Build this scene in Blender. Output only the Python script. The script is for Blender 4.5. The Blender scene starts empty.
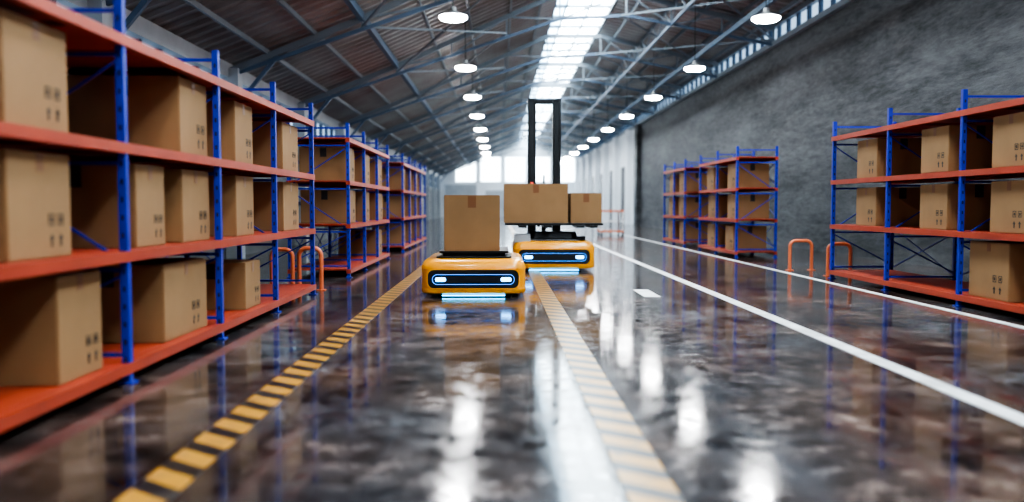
import bpy, bmesh, math, random
from mathutils import Vector, Matrix
random.seed(7)
scene = bpy.context.scene

# ------------------------------------------------------------ materials
def newmat(name):
    m = bpy.data.materials.new(name); m.use_nodes = True
    nt = m.node_tree
    return m, nt, nt.nodes['Principled BSDF']
def simple(name, col, rough=.5, metal=0, noise=.0, nscale=8, emis=None, es=0, bump=0, coat=0):
    m, nt, b = newmat(name)
    b.inputs['Base Color'].default_value = (*col, 1)
    b.inputs['Roughness'].default_value = rough
    b.inputs['Metallic'].default_value = metal
    b.inputs['Coat Weight'].default_value = coat
    if emis:
        b.inputs['Emission Color'].default_value = (*emis, 1)
        b.inputs['Emission Strength'].default_value = es
    if noise > 0:
        tc = nt.nodes.new('ShaderNodeTexCoord')
        n = nt.nodes.new('ShaderNodeTexNoise'); n.inputs['Scale'].default_value = nscale; n.inputs['Detail'].default_value = 6
        r = nt.nodes.new('ShaderNodeValToRGB')
        r.color_ramp.elements[0].position = .3; r.color_ramp.elements[1].position = .7
        r.color_ramp.elements[0].color = (*[c*(1-noise) for c in col], 1)
        r.color_ramp.elements[1].color = (*[min(1, c*(1+noise)) for c in col], 1)
        nt.links.new(tc.outputs['Object'], n.inputs['Vector'])
        nt.links.new(n.outputs['Fac'], r.inputs['Fac']); nt.links.new(r.outputs['Color'], b.inputs['Base Color'])
        if bump:
            bp = nt.nodes.new('ShaderNodeBump'); bp.inputs['Strength'].default_value = bump; bp.inputs['Distance'].default_value = .01
            nt.links.new(n.outputs['Fac'], bp.inputs['Height']); nt.links.new(bp.outputs['Normal'], b.inputs['Normal'])
    return m

ORANGE_RACK = simple('rack_orange', (.40, .058, .026), .45, 0, .12, 3)
BLUE_RACK = simple('rack_blue', (.014, .034, .38), .4, 0, .15, 5)
CARD = simple('cardboard', (.30, .172, .078), .75, 0, .10, 2.5, bump=.1)
CARDTAPE = simple('packing_tape', (.21, .085, .03), .35)
CARDSEAM = simple('cardboard_seam', (.12, .065, .03), .8)
INK = simple('box_ink', (.03, .025, .02), .6)
LABEL = simple('dark_label', (.03, .025, .025), .4)
AGVO = simple('agv_orange', (.95, .38, .008), .28, 0, .05, 3, coat=.5)
BLACK = simple('black_plastic', (.010, .011, .014), .3)
DARKM = simple('dark_steel', (.02, .021, .024), .4, .6)
LED = simple('led_blue', (.1, .3, .8), .3, emis=(.14, .48, 1.0), es=7)
LEDR = simple('led_rim_blue', (.1, .3, .8), .3, emis=(.03, .26, 1.0), es=1.8)
LEDU = simple('underglow_blue', (.1, .5, 1), .3, emis=(.03, .50, 1.0), es=8)
RED = simple('red_light', (.7, .03, .02), .3, emis=(1, .1, .05), es=1.0)
GUARD = simple('guard_orange', (.68, .17, .07), .4)
WHITEP = simple('white_paint', (.72, .72, .72), .35, 0, .25, 5)
STEEL = simple('truss_steel', (.19, .225, .26), .5)
STEELB = simple('truss_blue_steel', (.085, .13, .20), .45)
GREYB = simple('grey_beam', (.36, .39, .42), .55, 0, .1, 2)
LAMPH = simple('lamp_housing', (.4, .4, .4), .5, .2)
LAMPE = simple('lamp_glow', (1, 1, 1), .3, emis=(.98, .985, 1.0), es=95)
SKYE = simple('skylight_panel', (.8, .9, 1), .3, emis=(.80, .93, 1.0), es=16)
SKYE2 = simple('skylight_panel_dim', (.7, .85, 1), .3, emis=(.55, .80, 1.0), es=7)
WINE = simple('window_glass', (.2, .28, .36), .15, emis=(.5, .7, .92), es=.9)
ENDW = simple('end_wall_haze_paint', (.72, .76, .80), .6, 0, .08, .6)  # whitish wall paint, whitened further to imitate bright haze at the far end
ENDGLOW = simple('end_haze_glow', (.5, .6, .7), .2, emis=(.78, .91, 1.0), es=6)  # added glowing surface, stands in for the haze at the hall's end
LWALL = simple('left_wall_paint', (.10, .105, .115), .7, 0, .25, .8)

def roofmat():
    m, nt, b = newmat('corrugated_metal')
    tc = nt.nodes.new('ShaderNodeTexCoord'); mp = nt.nodes.new('ShaderNodeMapping')
    mp.inputs['Scale'].default_value = (.5, .35, .5)
    n = nt.nodes.new('ShaderNodeTexNoise'); n.inputs['Scale'].default_value = 1.6; n.inputs['Detail'].default_value = 7
    r = nt.nodes.new('ShaderNodeValToRGB')
    r.color_ramp.elements[0].position = .3; r.color_ramp.elements[1].position = .7
    r.color_ramp.elements[0].color = (.24, .195, .18, 1); r.color_ramp.elements[1].color = (.38, .40, .41, 1)
    L = nt.links.new
    L(tc.outputs['Object'], mp.inputs['Vector']); L(mp.outputs['Vector'], n.inputs['Vector']); L(n.outputs['Fac'], r.inputs['Fac'])
    L(r.outputs['Color'], b.inputs['Base Color'])
    b.inputs['Roughness'].default_value = .38; b.inputs['Metallic'].default_value = .3
    return m
ROOF = roofmat()

def concrete_wall():
    m, nt, b = newmat('dark_concrete')
    L = nt.links.new
    tc = nt.nodes.new('ShaderNodeTexCoord')
    mp = nt.nodes.new('ShaderNodeMapping'); mp.inputs['Scale'].default_value = (1, .28, 1.5)
    n1 = nt.nodes.new('ShaderNodeTexNoise'); n1.inputs['Scale'].default_value = .8; n1.inputs['Detail'].default_value = 14; n1.inputs['Roughness'].default_value = .76; n1.inputs['Distortion'].default_value = .4
    n2 = nt.nodes.new('ShaderNodeTexNoise'); n2.inputs['Scale'].default_value = 9; n2.inputs['Detail'].default_value = 8; n2.inputs['Roughness'].default_value = .8
    L(tc.outputs['Object'], mp.inputs['Vector']); L(mp.outputs['Vector'], n1.inputs['Vector']); L(mp.outputs['Vector'], n2.inputs['Vector'])
    mx = nt.nodes.new('ShaderNodeMath'); mx.operation = 'MULTIPLY_ADD'; mx.inputs[1].default_value = .6
    L(n2.outputs['Fac'], mx.inputs[0]); L(n1.outputs['Fac'], mx.inputs[2])
    r = nt.nodes.new('ShaderNodeValToRGB')
    r.color_ramp.elements[0].position = .66; r.color_ramp.elements[1].position = .97
    r.color_ramp.elements[0].color = (.018, .020, .023, 1); r.color_ramp.elements[1].color = (.125, .128, .135, 1)
    L(mx.outputs[0], r.inputs['Fac']); L(r.outputs['Color'], b.inputs['Base Color'])
    b.inputs['Roughness'].default_value = .6; b.inputs['Specular IOR Level'].default_value = .25
    bp = nt.nodes.new('ShaderNodeBump'); bp.inputs['Strength'].default_value = .7; bp.inputs['Distance'].default_value = .04
    L(mx.outputs[0], bp.inputs['Height']); L(bp.outputs['Normal'], b.inputs['Normal'])
    return m
CONC = concrete_wall()

def floormat():
    m, nt, b = newmat('polished_concrete')
    L = nt.links.new; N = nt.nodes.new
    tc = N('ShaderNodeTexCoord')
    n1 = N('ShaderNodeTexNoise'); n1.inputs['Scale'].default_value = 1.6; n1.inputs['Detail'].default_value = 14; n1.inputs['Roughness'].default_value = .80; n1.inputs['Distortion'].default_value = .25
    n2 = N('ShaderNodeTexNoise'); n2.inputs['Scale'].default_value = 7; n2.inputs['Detail'].default_value = 12; n2.inputs['Roughness'].default_value = .8; n2.inputs['Distortion'].default_value = .4
    n3 = N('ShaderNodeTexNoise'); n3.inputs['Scale'].default_value = .8; n3.inputs['Detail'].default_value = 8
    n4 = N('ShaderNodeTexNoise'); n4.inputs['Scale'].default_value = 2.5; n4.inputs['Detail'].default_value = 4
    for n in (n1, n2, n3, n4): L(tc.outputs['Object'], n.inputs['Vector'])
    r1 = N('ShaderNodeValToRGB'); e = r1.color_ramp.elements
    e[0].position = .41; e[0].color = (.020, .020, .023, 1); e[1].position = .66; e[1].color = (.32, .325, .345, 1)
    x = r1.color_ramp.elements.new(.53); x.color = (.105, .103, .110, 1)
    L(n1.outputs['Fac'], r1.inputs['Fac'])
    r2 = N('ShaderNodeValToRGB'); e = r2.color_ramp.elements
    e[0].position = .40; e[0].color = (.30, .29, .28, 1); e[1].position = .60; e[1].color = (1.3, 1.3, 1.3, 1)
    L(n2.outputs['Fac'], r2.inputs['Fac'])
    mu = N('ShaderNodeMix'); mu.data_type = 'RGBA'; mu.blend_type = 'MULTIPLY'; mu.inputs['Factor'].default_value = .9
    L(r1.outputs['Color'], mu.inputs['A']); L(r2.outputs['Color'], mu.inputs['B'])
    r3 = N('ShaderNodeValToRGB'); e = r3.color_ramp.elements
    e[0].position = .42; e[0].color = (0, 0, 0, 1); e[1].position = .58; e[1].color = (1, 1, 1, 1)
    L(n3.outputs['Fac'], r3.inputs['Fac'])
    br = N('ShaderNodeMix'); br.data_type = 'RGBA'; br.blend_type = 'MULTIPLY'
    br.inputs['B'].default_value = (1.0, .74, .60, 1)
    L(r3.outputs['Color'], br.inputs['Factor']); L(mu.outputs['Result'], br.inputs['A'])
    bk = N('ShaderNodeTexBrick'); bk.offset = 0; bk.inputs['Scale'].default_value = 1
    bk.inputs['Brick Width'].default_value = 2.9; bk.inputs['Row Height'].default_value = 3.4
    bk.inputs['Mortar Size'].default_value = .010; bk.inputs['Mortar Smooth'].default_value = .3
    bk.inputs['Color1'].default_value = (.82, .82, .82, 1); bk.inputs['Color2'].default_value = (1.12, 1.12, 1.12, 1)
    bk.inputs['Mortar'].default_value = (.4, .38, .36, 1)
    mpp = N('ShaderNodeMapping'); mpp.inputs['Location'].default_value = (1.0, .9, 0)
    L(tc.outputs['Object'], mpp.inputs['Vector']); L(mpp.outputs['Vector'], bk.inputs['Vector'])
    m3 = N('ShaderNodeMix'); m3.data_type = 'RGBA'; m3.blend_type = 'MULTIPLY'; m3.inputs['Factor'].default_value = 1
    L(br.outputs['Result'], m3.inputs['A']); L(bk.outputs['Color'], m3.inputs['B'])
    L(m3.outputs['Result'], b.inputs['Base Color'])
    rr = N('ShaderNodeMapRange'); rr.inputs['From Min'].default_value = .38; rr.inputs['From Max'].default_value = .62
    rr.inputs['To Min'].default_value = .03; rr.inputs['To Max'].default_value = .20
    L(n2.outputs['Fac'], rr.inputs['Value']); L(rr.outputs['Result'], b.inputs['Roughness'])
    b.inputs['IOR'].default_value = 1.75
    bp = N('ShaderNodeBump'); bp.inputs['Strength'].default_value = .13; bp.inputs['Distance'].default_value = .006
    L(n4.outputs['Fac'], bp.inputs['Height']); L(bp.outputs['Normal'], b.inputs['Normal'])
    return m
FLOOR = floormat()

def hazard():
    m, nt, b = newmat('hazard_tape')
    L = nt.links.new; N = nt.nodes.new
    tc = N('ShaderNodeTexCoord'); sp = N('ShaderNodeSeparateXYZ'); L(tc.outputs['Object'], sp.inputs[0])
    a = N('ShaderNodeMath'); a.operation = 'MULTIPLY_ADD'; a.inputs[1].default_value = .75
    L(sp.outputs['X'], a.inputs[0]); L(sp.outputs['Y'], a.inputs[2])
    d = N('ShaderNodeMath'); d.operation = 'DIVIDE'; d.inputs[1].default_value = .25; L(a.outputs[0], d.inputs[0])
    f = N('ShaderNodeMath'); f.operation = 'FRACT'; L(d.outputs[0], f.inputs[0])
    g = N('ShaderNodeMath'); g.operation = 'GREATER_THAN'; g.inputs[1].default_value = .45; L(f.outputs[0], g.inputs[0])
    n = N('ShaderNodeTexNoise'); n.inputs['Scale'].default_value = 6; n.inputs['Detail'].default_value = 10; n.inputs['Roughness'].default_value = .7
    L(tc.outputs['Object'], n.inputs['Vector'])
    mx = N('ShaderNodeMix'); mx.data_type = 'RGBA'; mx.inputs['A'].default_value = (.015, .015, .017, 1); mx.inputs['B'].default_value = (.56, .28, .04, 1)
    L(g.outputs[0], mx.inputs['Factor'])
    r = N('ShaderNodeValToRGB'); r.color_ramp.elements[0].position = .52; r.color_ramp.elements[1].position = .72
    r.color_ramp.elements[0].color = (0, 0, 0, 1); r.color_ramp.elements[1].color = (.8, .8, .8, 1)
    L(n.outputs['Fac'], r.inputs['Fac'])
    m2 = N('ShaderNodeMix'); m2.data_type = 'RGBA'; m2.inputs['B'].default_value = (.10, .095, .09, 1)
    L(r.outputs['Color'], m2.inputs['Factor']); L(mx.outputs['Result'], m2.inputs['A'])
    L(m2.outputs['Result'], b.inputs['Base Color']); b.inputs['Roughness'].default_value = .28
    return m
HAZ = hazard()

# ------------------------------------------------------------ mesh builder
class MB:
    def __init__(s): s.v = []; s.f = []; s.m = []; s.mats = []
    def mi(s, mat):
        if mat not in s.mats: s.mats.append(mat)
        return s.mats.index(mat)
    def add(s, vs, fs, mat):
        o = len(s.v); s.v += [tuple(v) for v in vs]; k = s.mi(mat)
        for f in fs: s.f.append([i+o for i in f]); s.m.append(k)
    def box(s, x0, x1, y0, y1, z0, z1, mat):
        vs = [(x0,y0,z0),(x1,y0,z0),(x1,y1,z0),(x0,y1,z0),(x0,y0,z1),(x1,y0,z1),(x1,y1,z1),(x0,y1,z1)]
        s.add(vs, [(0,3,2,1),(4,5,6,7),(0,1,5,4),(1,2,6,5),(2,3,7,6),(3,0,4,7)], mat)
    def beam(s, a, b, w, h, mat):
        a = Vector(a); b = Vector(b); d = (b-a).normalized()
        up = Vector((0,0,1)) if abs(d.z) < .95 else Vector((1,0,0))
        r = d.cross(up).normalized(); u = r.cross(d)
        vs = []
        for p in (a, b):
            for (i, j) in ((-1,-1),(1,-1),(1,1),(-1,1)): vs.append(p + r*(i*w/2) + u*(j*h/2))
        s.add(vs, [(3,2,1,0),(4,5,6,7),(0,1,5,4),(1,2,6,5),(2,3,7,6),(3,0,4,7)], mat)
    def cyl(s, a, b, r0, r1, mat, n=20):
        a = Vector(a); b = Vector(b); d = (b-a).normalized()
        up = Vector((0,0,1)) if abs(d.z) < .95 else Vector((1,0,0))
        r = d.cross(up).normalized(); u = r.cross(d); vs = []
        for p, R in ((a, r0), (b, r1)):
            for i in range(n):
                t = 2*math.pi*i/n; vs.append(p + r*math.cos(t)*R + u*math.sin(t)*R)
        fs = [(i, (i+1) % n, n+(i+1) % n, n+i) for i in range(n)] + [tuple(range(n))[::-1], tuple(range(n, 2*n))]
        s.add(vs, fs, mat)
    def loft(s, rings, mat, cap=True):
        n = len(rings[0]); vs = [p for r in rings for p in r]; fs = []
        for k in range(len(rings)-1):
            for i in range(n):
                j = (i+1) % n; fs.append((k*n+i, k*n+j, (k+1)*n+j, (k+1)*n+i))
        if cap: fs.append(tuple(range(n))[::-1]); fs.append(tuple(range((len(rings)-1)*n, len(rings)*n)))
        s.add(vs, fs, mat)
    def build(s, name, smooth=False, loc=(0,0,0), parent=None, bevel=0):
        me = bpy.data.meshes.new(name); me.from_pydata(s.v, [], s.f)
        for m in s.mats: me.materials.append(m)
        me.polygons.foreach_set('material_index', s.m); me.update()
        bm = bmesh.new(); bm.from_mesh(me); bmesh.ops.recalc_face_normals(bm, faces=bm.faces); bm.to_mesh(me); bm.free()
        ob = bpy.data.objects.new(name, me); scene.collection.objects.link(ob); ob.location = loc
        if smooth:
            for p in me.polygons: p.use_smooth = True
            me.set_sharp_from_angle(angle=math.radians(38))
        if bevel:
            bv = ob.modifiers.new('bevel', 'BEVEL'); bv.width = bevel; bv.segments = 2; bv.limit_method = 'ANGLE'
        if parent: ob.parent = parent
        return ob
def empty(name, loc=(0,0,0)):
    e = bpy.data.objects.new(name, None); scene.collection.objects.link(e); e.location = loc; e.empty_display_size = .1
    return e

# ------------------------------------------------------------ building
Y0, Y1 = -9.0, 76.0
XL, XR = -5.2, 7.1
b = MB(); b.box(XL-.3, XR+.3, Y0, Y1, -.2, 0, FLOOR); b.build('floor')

b = MB()
b.box(XR, XR+.25, Y0, 43, 0, 5.07, CONC)
b.box(XR-.22, XR+.25, 42.6, 43.4, 0, 5.07, CONC)
b.box(XR, XR+.25, 43.4, Y1, 0, 5.07, ENDW)
for y in range(45, 76, 5):
    b.box(XR-.35, XR, y, y+.6, 0, 5.0, ENDW)
    b.box(XR-.05, XR, y+1.2, y+4.2, .0, 3.2, LWALL)
b.box(XR-.12, XR+.3, Y0, Y1, 5.07, 5.2, STEEL)
b.box(XR-.05, XR+.3, Y0, Y1, 5.58, 5.72, STEEL)
b.build('wall_right')
b = MB(); b.box(XR+.08, XR+.1, Y0, Y1, 5.2, 5.58, WINE)
y = Y0
while y < Y1:
    b.box(XR+.0, XR+.12, y-.05, y+.05, 5.2, 5.58, STEELB); y += .7
b.build('window_1')

# left wall
b = MB()
b.box(XL-.25, XL, Y0, Y1, 0, 2.35, LWALL)
b.box(XL-.3, XL+.1, Y0, Y1, 3.42, 3.70, GREYB)
b.box(XL-.3, XL+.08, Y0, Y1, 2.3, 2.42, STEEL)
y = -5.6
while y < Y1:
    b.box(XL-.02, XL+.28, y-.14, y+.14, 0, 3.6, GREYB)
    b.beam((XL+.2, y, 2.9), (XL+1.0, y, 3.85), .07, .07, STEELB)
    y += 5.5
b.build('wall_left')
b = MB(); b.box(XL-.14, XL-.12, Y0, Y1, 2.4, 3.45, WINE)
y = Y0
while y < Y1:
    b.box(XL-.14, XL-.02, y-.05, y+.05, 2.4, 3.45, STEELB); y += .8
b.box(XL-.14, XL-.04, Y0, Y1, 2.88, 2.95, STEELB)
b.build('window_2')

b = MB(); b.box(XL-.3, XR+.3, Y1, Y1+.2, 0, 6.9, ENDW)
for i in range(5): b.box(-3.8+i*2.2, -2.1+i*2.2, Y1-.05, Y1, 3.2, 5.3, ENDGLOW)  # glowing panels added to brighten the far end like haze
b.box(-4.8, -2.0, Y1-.06, Y1, 0, 2.9, GREYB)
b.box(-1.2, 2.4, Y1-.06, Y1, 0, 2.4, GREYB)
b.build('wall_far')
b = MB(); b.box(XL-.3, XR+.3, Y0-.2, Y0, 0, 6.9, ENDW); b.build('wall_near')

# ceiling (corrugated)
SKX0, SKX1, ZR = 1.55, 3.25, 6.6
prof_left = [(XL-.1, 3.68), (-2.6, 4.75), (SKX0, ZR)]
prof_right = [(SKX1, ZR), (XR+.2, 5.70)]
ys = []
y = Y0
while y < Y1-.3:
    ys += [(y, 0), (y+.19, 0), (y+.24, -.06), (y+.33, -.06)]; y += .38
ys.append((Y1, 0))
b = MB()
for prof in (prof_left, prof_right):
    vs = []; fs = []
    for (yy, dz) in ys:
        for (x, z) in prof: vs.append((x, yy, z+dz))
    n = len(prof)
    for i in range(len(ys)-1):
        for k in range(n-1): fs.append((i*n+k, i*n+k+1, (i+1)*n+k+1, (i+1)*n+k))
    b.add(vs, fs, ROOF)
b.build('ceiling')
# skylight
b = MB(); YS = Y1-.02
b.box(SKX0+.38, SKX1, Y0, YS, ZR+.12, ZR+.14, SKYE)
b.box(SKX0-.02, SKX0+.36, Y0, YS, ZR+.12, ZR+.14, SKYE2)
b.box(SKX0+.35, SKX0+.39, Y0, YS, ZR+.02, ZR+.14, STEEL)
for x in (SKX0, SKX1): b.box(x-.06, x+.06, Y0, YS, ZR+.002, ZR+.16, STEEL)
b.box(SKX0+1.02, SKX0+1.06, Y0, YS, ZR+.02, ZR+.12, STEEL)
y = Y0+.5
while y < YS:
    b.box(SKX0, SKX1, y-.04, y+.04, ZR+.03, ZR+.12, STEEL); y += 1.375
b.build('skylight')

def roofz(x):
    P = [(XL, 3.72), (-2.6, 4.75), (SKX0, ZR), (SKX1, ZR), (XR, 5.72)]
    for (a, c), (d, e) in zip(P, P[1:]):
        if a <= x <= d: return c+(e-c)*(x-a)/(d-a)
    return 5
def chord(x):
    P = [(XL, 3.45), (-2.6, 4.35), (SKX0, 5.75), (SKX1, 5.85), (XR, 5.1)]
    for (a, c), (d, e) in zip(P, P[1:]):
        if a <= x <= d: return c+(e-c)*(x-a)/(d-a)
    return 5
b = MB()
for x in (-4.4, -3.5, -1.6, -.7, .3, 1.1, 3.7, 4.5, 5.3, 6.1, 6.8):
    z = roofz(x)-.10
    b.box(x-.025, x+.025, Y0, Y1-.05, z-.06, z+.03, STEEL)
b.box(-2.65, -2.55, Y0, Y1-.05, 4.50, 4.66, STEELB)
b.box(5.55, 5.63, Y0, Y1-.05, 5.15, 5.27, STEELB)
y = -5.6; xs = [XL+.12, -4.0, -2.6, -1.2, .2, SKX0, SKX1, 4.4, 5.7, XR-.07]
bays = []
while y < Y1-1:
    bays.append(y)
    for i, (xa, xb) in enumerate(zip(xs, xs[1:])):
        b.beam((xa, y, roofz(xa)-.2), (xb, y, roofz(xb)-.2), .09, .12, STEEL)
        b.beam((xa, y, chord(xa)), (xb, y, chord(xb)), .06, .07, STEELB)
        if i % 2: b.beam((xa, y, chord(xa)), (xb, y, roofz(xb)-.2), .04, .04, STEEL)
        else: b.beam((xa, y, roofz(xa)-.2), (xb, y, chord(xb)), .04, .04, STEEL)
        b.beam((xb, y, chord(xb)), (xb, y, roofz(xb)-.2), .04, .04, STEEL)
    y += 5.5
for k, (ya, yb) in enumerate(zip(bays, bays[1:])):
    b.beam((-2.6, ya, 4.4), (.2, yb, chord(.2)+.1), .035, .035, STEEL)
    b.beam((.2, ya, chord(.2)+.1), (-2.6, yb, 4.4), .035, .035, STEEL)
    b.beam((3.1, ya, 5.85), (XR-.1, yb, 5.25), .04, .04, STEEL)
    b.beam((XR-.1, ya, 5.25), (3.1, yb, 5.85), .04, .04, STEEL)
    for xx in (4.4,):
        for q in range(6):
            y1 = ya+q*5.5/6; y2 = y1+5.5/6
            za, zb = chord(xx), roofz(xx)-.2
            if q % 2: za, zb = zb, za
            b.beam((xx, y1, za), (xx, y2, zb), .03, .03, STEEL)
b.box(4.37, 4.43, Y0, Y1-.05, chord(4.4)-.04, chord(4.4)+.04, STEELB)
b.build('roof_truss')

# lamps
def lampmesh():
    m = MB(); rr = [(.255, 0), (.255, .02), (.19, .045), (.10, .08), (.06, .10), (.05, .17), (.02, .18)]
    rings = [[(r*math.cos(t*math.pi/14), r*math.sin(t*math.pi/14), z) for t in range(28)] for r, z in rr]
    m.loft(rings, LAMPH)
    rr = [(.245, 0), (.245, -.03), (.20, -.06), (.10, -.075), (.01, -.08)]
    rings = [[(r*math.cos(t*math.pi/14), r*math.sin(t*math.pi/14), z) for t in range(28)] for r, z in rr]
    m.loft(rings, LAMPE)
    return m
lm = lampmesh()
for lx in (-.82, 4.83):
    for k in range(-3, 11):
        ly = 15.5 + 5.6*k
        if ly > Y1-1: continue
        ztop = roofz(lx)-.05
        m = MB(); m.v = list(lm.v); m.f = [list(f) for f in lm.f]; m.m = list(lm.m); m.mats = list(lm.mats)
        m.cyl((0,0,.15), (0,0,ztop-4.4), .010, .010, DARKM, 8)
        m.build('pendant_high_bay_lamp', smooth=True, loc=(lx, ly, 4.4))

def strip(name, x0, x1, y0, y1, mat, z=.003):
    m = MB(); m.box(x0, x1, y0, y1, .0005, z, mat); return m.build(name)
strip('hazard_tape_strip', -1.21-.09, -1.21+.09, .3, 60, HAZ)
strip('hazard_tape_strip', .535-.09, .535+.09, .3, 60, HAZ)
strip('white_floor_line', 2.39, 2.51, .3, 66, WHITEP)
strip('white_floor_line', 4.27, 4.36, .3, 66, WHITEP)
strip('white_floor_dash', 1.60, 1.78, 9.3, 10.1, WHITEP)
strip('white_floor_dash', 1.60, 1.78, 17, 17.8, WHITEP)

# ------------------------------------------------------------ racks
LEV = [.12, .75, 1.355, 1.95]
def rack(xf, xb, posts):
    m = MB(); w = .022
    s = 1 if xb > xf else -1
    y0, y1 = posts[0], posts[-1]
    for y in posts:
        for x in (xf, xb):
            m.box(x-w, x+w, y-w, y+w, 0, 2.15, BLUE_RACK)
            m.box(x-w-.02, x+w+.02, y-w-.02, y+w+.02, 0, .010, BLUE_RACK)
            for q in range(20):
                zz = .12+q*.1
                m.box(x-.007, x+.007, y-w-.002, y-w, zz, zz+.03, BLACK)
        for z in (.2, .68, 1.28, 1.88, 2.12):
            m.beam((xf, y, z-.04), (xb, y, z-.04), .018, .022, BLUE_RACK)
        zz = [.2, .68, 1.28, 1.88]
        for i in range(3):
            a, c = (xf, xb) if i % 2 else (xb, xf)
            m.beam((a, y, zz[i]), (c, y, zz[i+1]-.06), .012, .014, BLUE_RACK)
    for ya, yb in zip(posts, posts[1:]):
        for (za, zb) in ((.15, .70), (.78, 1.30), (1.38, 1.9)):
            m.beam((xb+.02*s, ya, za), (xb+.02*s, yb, zb), .010, .012, BLUE_RACK)
            m.beam((xb+.02*s, yb, za), (xb+.02*s, ya, zb), .010, .012, BLUE_RACK)
    for L in LEV:
        for x in (xf, xb):
            m.box(x-.03, x+.03, y0-.03, y1+.03, L-.062, L-.003, ORANGE_RACK)
        m.box(min(xf, xb)+.03, max(xf, xb)-.03, y0-.02, y1+.02, L-.018, L, ORANGE_RACK)
        y = y0+.4
        while y < y1:
            m.box(min(xf, xb)+.03, max(xf, xb)-.03, y-.02, y+.02, L-.045, L-.018, ORANGE_RACK); y += .8
    return m.build('storage_rack')

def arrow(m, sx, X, cy, cz, S):
    x0, x1 = sorted((X, X+sx*.0015))
    m.box(x0, x1, cy-S*.12, cy+S*.12, cz-S*.5, cz+S*.1, INK)
    m.add([(X+sx*.0015, cy-S*.34, cz+S*.08), (X+sx*.0015, cy+S*.34, cz+S*.08), (X+sx*.0015, cy, cz+S*.5)], [(0,1,2)], INK)
def carton(W, D, H, icons=True, label=None):
    bm = bmesh.new(); bmesh.ops.create_cube(bm, size=1)
    for v in bm.verts: v.co = Vector((v.co.x*W, v.co.y*D, (v.co.z+.5)*H))
    bmesh.ops.bevel(bm, geom=bm.edges[:], offset=.006, segments=2, affect='EDGES')
    m = MB()
    bm.verts.index_update()
    m.add([v.co.copy() for v in bm.verts], [[v.index for v in f.verts] for f in bm.faces], CARD); bm.free()
    m.box(-W/2+.008, W/2-.008, -.002, .002, H, H+.001, CARDSEAM)
    m.box(-W/2+.006, W/2-.006, -.03, .03, H+.0008, H+.0016, CARDTAPE)
    for sx in (-1, 1):
        X = sx*W/2
        x0, x1 = sorted((X, X+sx*.001))
        m.box(x0, x1, -.03, .03, H-.09, H-.004, CARDTAPE)
        if icons:
            S = min(D, H)*.13
            for r in range(2):
                cz = H*.12+r*S*1.5+S*.4
                for c in range(2):
                    cy = D*.16+c*S*1.3
                    cy = sx*cy
                    if r == 0: arrow(m, sx, X, cy, cz, S)
                    else:
                        for (a0, a1, b0, b1) in ((-.4,.4,.36,.46), (-.4,.4,-.46,-.36), (-.4,-.3,-.46,.46), (.3,.4,-.46,.46)):
                            xx = sorted((X, X+sx*.0015)); m.box(xx[0], xx[1], cy+S*a0, cy+S*a1, cz+S*b0, cz+S*b1, INK)
                        xx = sorted((X, X+sx*.0015)); m.box(xx[0], xx[1], cy-S*.14, cy+S*.14, cz-S*.2, cz+S*.2, INK)
    if label:
        for sy in (-1, 1):
            y0, y1 = sorted((sy*D/2, sy*(D/2+.0015)))
            m.box(-.045, .045, y0, y1, H-.14, H-.01, label)
    return m
cache = {}
def put_box(cx, cy, z, W, D, H, rot=0, icons=True, label=LABEL, parent=None, name='cardboard_box'):
    key = (round(W,3), round(D,3), round(H,3), icons, label.name if label else '')
    if key not in cache:
        ob = carton(W, D, H, icons, label).build(name); cache[key] = ob.data
    else:
        ob = bpy.data.objects.new(name, cache[key]); scene.collection.objects.link(ob)
    ob.location = (cx, cy, z+.0005); ob.rotation_euler = (0, 0, math.radians(rot))
    if parent: ob.parent = parent
    return ob

XF = -2.10
rack(XF, XF-.82, [1.6, 3.2, 4.8, 6.4, 8.0, 9.6])
rack(XF, XF-.82, [11.9, 13.3, 14.7, 16.1])
rack(XF, XF-.82, [18.6, 20.0, 21.4, 22.8, 24.2])
XG = 4.60
rack(XG, XG+.82, [5.2, 6.8, 8.4, 10.0, 11.65])
rack(XG, XG+.76, [16.4, 17.9, 19.4])
rack(XG, XG+.76, [21.0, 22.3, 23.6])

def lbox(y0, lev, W=.70, D=.56, H=.50, rot=0, icons=True, label=LABEL):
    put_box(XF-.045-W/2, y0+D/2, LEV[lev], W, D, H, rot, icons, label)
def rbox(y0, lev, W=.66, D=.58, H=.48, rot=0, icons=True, label=LABEL):
    put_box(XG+.045+W/2, y0+D/2, LEV[lev], W, D, H, rot, icons, label)
lbox(4.14, 0, .74, .46, .54); lbox(5.45, 0, .72, .80, .50); lbox(7.2, 0, .60, .45, .40); lbox(2.2, 0)
lbox(3.74, 1, .70, .56, .50); lbox(5.06, 1, .72, .44, .50); lbox(5.80, 1, .66, .54, .50); lbox(6.98, 1, .70, .50, .50); lbox(8.5, 1, .70, .65, .49); lbox(2.0, 1)
lbox(3.74, 2, .72, .56, .50); lbox(5.78, 2, .76, .54, .52); lbox(6.98, 2, .70, .50, .50); lbox(8.5, 2, .7, .65, .48)
for lv in (1, 2):
    for y in (12.2, 13.6, 15.1): lbox(y+random.uniform(-.1, .1), lv, .68, .6, .48)
lbox(15.0, 0, .68, .6, .45)
for lv in (0, 1, 2):
    for y in (18.9, 20.3, 21.7, 23.1):
        if lv or random.random() < .5: lbox(y+random.uniform(-.1, .1), lv, .68, .6, .48)
for lv in (1, 2):
    for y in (5.7, 7.40, 8.75, 10.42): rbox(y, lv)
rbox(7.65, 0, .72, .66, .54); rbox(5.8, 0, .7, .62, .5)
for y0s in ([16.7, 18.3], [21.3, 22.6]):
    for lv in (0, 1, 2):
        for y in y0s: rbox(y+random.uniform(-.1, .1), lv, .66, .6, .48)

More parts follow.
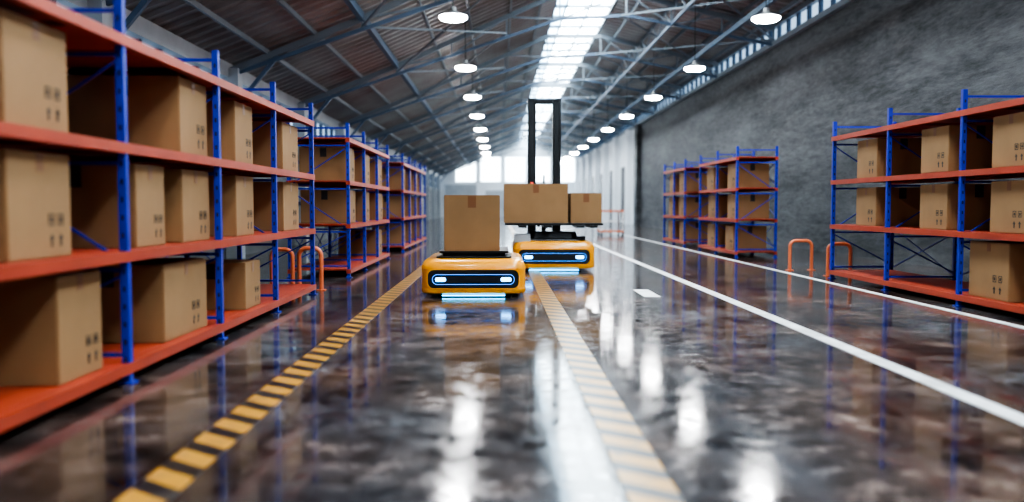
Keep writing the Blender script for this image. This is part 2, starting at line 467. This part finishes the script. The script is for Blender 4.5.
# ------------------------------------------------------------ pipe guards
def guard(x, y, w=.30, h=.46, rot=0):
    r = .026; R = .09; pts = []
    pts.append(Vector((-w/2, 0, 0))); pts.append(Vector((-w/2, 0, h-R)))
    for i in range(1, 7):
        t = math.pi-(math.pi/2)*i/6; pts.append(Vector((-w/2+R+R*math.cos(t), 0, h-R+R*math.sin(t))))
    for i in range(0, 7):
        t = math.pi/2-(math.pi/2)*i/6; pts.append(Vector((w/2-R+R*math.cos(t), 0, h-R+R*math.sin(t))))
    pts.append(Vector((w/2, 0, 0)))
    rings = []
    for i, p in enumerate(pts):
        d = (pts[min(i+1, len(pts)-1)]-pts[max(i-1, 0)]).normalized()
        s = Vector((0, 1, 0)); u = d.cross(s).normalized()
        rings.append([p+s*math.cos(a*math.pi/6)*r+u*math.sin(a*math.pi/6)*r for a in range(12)])
    m = MB(); m.loft(rings, GUARD)
    for sx in (-1, 1): m.box(sx*w/2-.05, sx*w/2+.05, -.05, .05, 0, .01, GUARD)
    ob = m.build('pipe_barrier', smooth=True, loc=(x, y, 0)); ob.rotation_euler[2] = math.radians(rot)
guard(-2.24, 10.1, .26, .50); guard(-2.70, 10.6, .26)
guard(4.86, 12.05, .32); guard(4.70, 13.15, .34)

# ------------------------------------------------------------ AGVs
def rrect(w, d, r, z, cy=0, n=7):
    pts = []
    for (sx, sy, a0) in ((1,1,0), (-1,1,90), (-1,-1,180), (1,-1,270)):
        for i in range(n):
            a = math.radians(a0+90*i/(n-1))
            pts.append(Vector((sx*(w/2-r)+r*math.cos(a), cy+sy*(d/2-r)+r*math.sin(a), z)))
    return pts
def plate_xz(m, w, h, r, cz, yf, yb, mat, cx=0, n=6, hole=None):
    def ring(w, h, r, y):
        out = []
        for (sx, sz, a0) in ((1,1,0), (-1,1,90), (-1,-1,180), (1,-1,270)):
            for i in range(n):
                a = math.radians(a0+90*i/(n-1)); out.append(Vector((cx+sx*(w/2-r)+r*math.cos(a), y, cz+sz*(h/2-r)+r*math.sin(a))))
        return out
    if hole:
        R = [ring(w, h, r, yb), ring(w, h, r, yf), ring(w-2*hole, h-2*hole, max(r-hole, .002), yf), ring(w-2*hole, h-2*hole, max(r-hole, .002), yb)]
        m.loft(R, mat, cap=False)
    else:
        m.loft([ring(w, h, r, yb), ring(w, h, r, yf)], mat)
def agv_front(W, D, H, par):
    k = H/.43; R = .13
    m = MB()
    m.loft([rrect(W*.86, D*.9, .12, .03), rrect(W*.90, D*.93, .12, .06*k)], BLACK)
    m.loft([rrect(W*.90, D*.93, R, .035*k), rrect(W*.985, D*.985, R, .050*k), rrect(W, D, R, .07*k), rrect(W, D, R, .105*k), rrect(W*.975, D*.98, R, .12*k)], AGVO)
    m.loft([rrect(W*.955, D*.955, R, .11*k), rrect(W*.955, D*.955, R, .31*k)], BLACK)
    m.loft([rrect(W*.985, D*.985, R, .305*k), rrect(W*1.0, D*1.0, R, .315*k), rrect(W*.995, D*.995, R, .350*k), rrect(W*.96, D*.965, R, .395*k), rrect(W*.93, D*.94, R, .415*k), rrect(W*.88, D*.90, R*.9, .43*k)], AGVO)
    m.build('shell', smooth=True, parent=par)
    m = MB(); n = 10
    for sx in (-1, 1):
        r = R
        pts = [(sx*(W/2-r+r*math.sin(a)), -D/2+r-r*math.cos(a)) for a in [math.radians(15+75*i/(n-1)) for i in range(n)]]
        pts.append((sx*W/2, D/2-r))
        for i in range(1, n):
            a = math.radians(90*i/(n-1)); pts.append((sx*(W/2-r+r*math.cos(a)), D/2-r+r*math.sin(a)))
        pts.append((0, D/2))
        rings = []
        for j, (x, y) in enumerate(pts):
            q = Vector((x, y, 0)); ins = Vector((-x, -y, 0)).normalized()*.05
            sh = Vector((-x, -y, 0)).normalized()*.006
            zb, zt = .10*k, .32*k
            rings.append([q+sh+Vector((0,0,zb)), q+sh+Vector((0,0,zt)), q+ins+Vector((0,0,zt)), q+ins+Vector((0,0,zb))])
        m.loft(rings, AGVO)
    m.build('side_panels', smooth=True, parent=par)
    m = MB(); yf = -D/2
    plate_xz(m, W*.88, .225*k, .078*k, .210*k, yf-.010, yf+.10, AGVO, hole=.010)
    plate_xz(m, W*.865, .21*k, .072*k, .210*k, yf-.005, yf+.08, BLACK)
    m.build('visor', smooth=True, parent=par)
    m = MB()
    plate_xz(m, W*.78, .115*k, .055*k, .205*k, yf-.012, yf, LEDR, hole=.005)
    for sx in (-1, 1):
        plate_xz(m, W*.10, .045*k, .021*k, .205*k, yf-.018, yf, LED, cx=sx*W*.31)
    m.build('headlights', smooth=True, parent=par)
    m = MB(); m.box(-W*.30, W*.30, yf+.06, yf+.07, .014, .024, LEDU)
    m.build('underglow_strip', parent=par)
    m = MB()
    for sx in (-1, 1):
        for sy in (-1, 1):
            m.cyl((sx*W*.33-.025, sy*D*.27, .055), (sx*W*.33+.025, sy*D*.27, .055), .055, .055, BLACK, 20)
    m.build('wheels', smooth=True, parent=par)

a1 = empty('warehouse_robot', (-.28, 9.95, 0))
D1 = 1.42
agv_front(1.15, D1, .42, a1)
m = MB()
m.loft([rrect(.84, 1.1, .1, .415), rrect(.84, 1.1, .1, .44)], BLACK)
m.loft([rrect(.70, .9, .05, .44), rrect(.70, .9, .05, .475)], DARKM)
m.loft([rrect(.78, 1.0, .06, .475), rrect(.78, 1.0, .06, .50)], BLACK)
m.build('lift_deck', parent=a1, bevel=.004)
put_box(-.30, 9.75, .50, .62, .62, .62, 0, True, CARDTAPE)

a2 = empty('automated_forklift', (.84, 13.65, .0035))
D2 = 1.5
agv_front(1.26, D2, .46, a2)
m = MB()
m.loft([rrect(1.0, 1.2, .12, .455), rrect(.98, 1.18, .12, .49)], BLACK)
m.loft([rrect(.8, .9, .1, .49), rrect(.72, .84, .1, .60)], DARKM)
m.box(-.61, -.36, -.68, -.40, .44, .57, GREYB)
m.box(.36, .50, -.5, -.2, .44, .53, BLACK)
m.build('chassis_deck', parent=a2, bevel=.008)
m = MB()
for x in (-.31, .09):
    m.box(x-.055, x+.055, .12, .24, .45, 2.72, DARKM)
    m.box(x-.035, x+.035, .08, .13, .60, 2.66, BLACK)
    m.box(x-.065, x-.045, .06, .26, .45, 2.72, BLACK); m.box(x+.045, x+.065, .06, .26, .45, 2.72, BLACK)
for z in (2.64, .9): m.box(-.37, .15, .15, .22, z, z+.07, DARKM)
m.cyl((-.11, .2, .6), (-.11, .2, 1.3), .035, .035, DARKM, 16)
m.cyl((-.11, .2, 1.3), (-.11, .2, 1.5), .018, .018, STEEL, 16)
m.box(-.33, -.29, .06, .12, 1.3, 1.38, RED)
m.build('mast', parent=a2)
m = MB()
m.box(-.60, .62, .0, .05, .70, .78, DARKM); m.box(-.60, .62, .0, .05, .98, 1.04, DARKM)
for x in (-.5, -.2, .1, .5): m.box(x-.025, x+.025, .0, .05, .66, 1.06, DARKM)
for x in (-.48, -.10, .40, .60): m.box(x-.06, x+.06, -.78, .03, .665, .70, BLACK)
m.box(-.75, .75, -.70, .0, .70, .735, BLACK)
m.build('fork_carriage', parent=a2, bevel=.003)
put_box(.84-.275, 13.65-.35, .7385, .98, .60, .60, 0, True, CARDTAPE)
put_box(.84+.50, 13.65-.32, .7385, .48, .55, .46, 0, True, CARDTAPE)

m = MB()
for x in (-.35, .35):
    for y in (-.5, .5):
        m.box(x-.025, x+.025, y-.025, y+.025, .1, .85, WHITEP); m.cyl((x-.02, y, .06), (x+.02, y, .06), .06, .06, BLACK, 14)
m.box(-.4, .4, -.55, .55, .12, .17, GUARD); m.box(-.4, .4, -.55, .55, .45, .50, WHITEP); m.box(-.4, .4, -.55, .55, .80, .86, GUARD)
m.build('trolley_cart', loc=(3.8, 29, 0))

w = bpy.data.worlds.new('world'); scene.world = w; w.use_nodes = True
w.node_tree.nodes['Background'].inputs['Color'].default_value = (.55, .7, .9, 1)
w.node_tree.nodes['Background'].inputs['Strength'].default_value = .8

cam = bpy.data.cameras.new('camera'); co = bpy.data.objects.new('camera', cam); scene.collection.objects.link(co)
co.location = (0, 0, 1.0)
co.rotation_euler = (math.radians(90)-math.atan(45/850), 0, -math.atan(13/850))
cam.sensor_width = 36; cam.lens = 850/1024*36
cam.dof.use_dof = True; cam.dof.focus_distance = 9.4; cam.dof.aperture_fstop = .68
cam.clip_end = 300
scene.camera = co
scene.view_settings.view_transform = 'AgX'
scene.view_settings.look = 'AgX - High Contrast'
scene.view_settings.exposure = 0.40
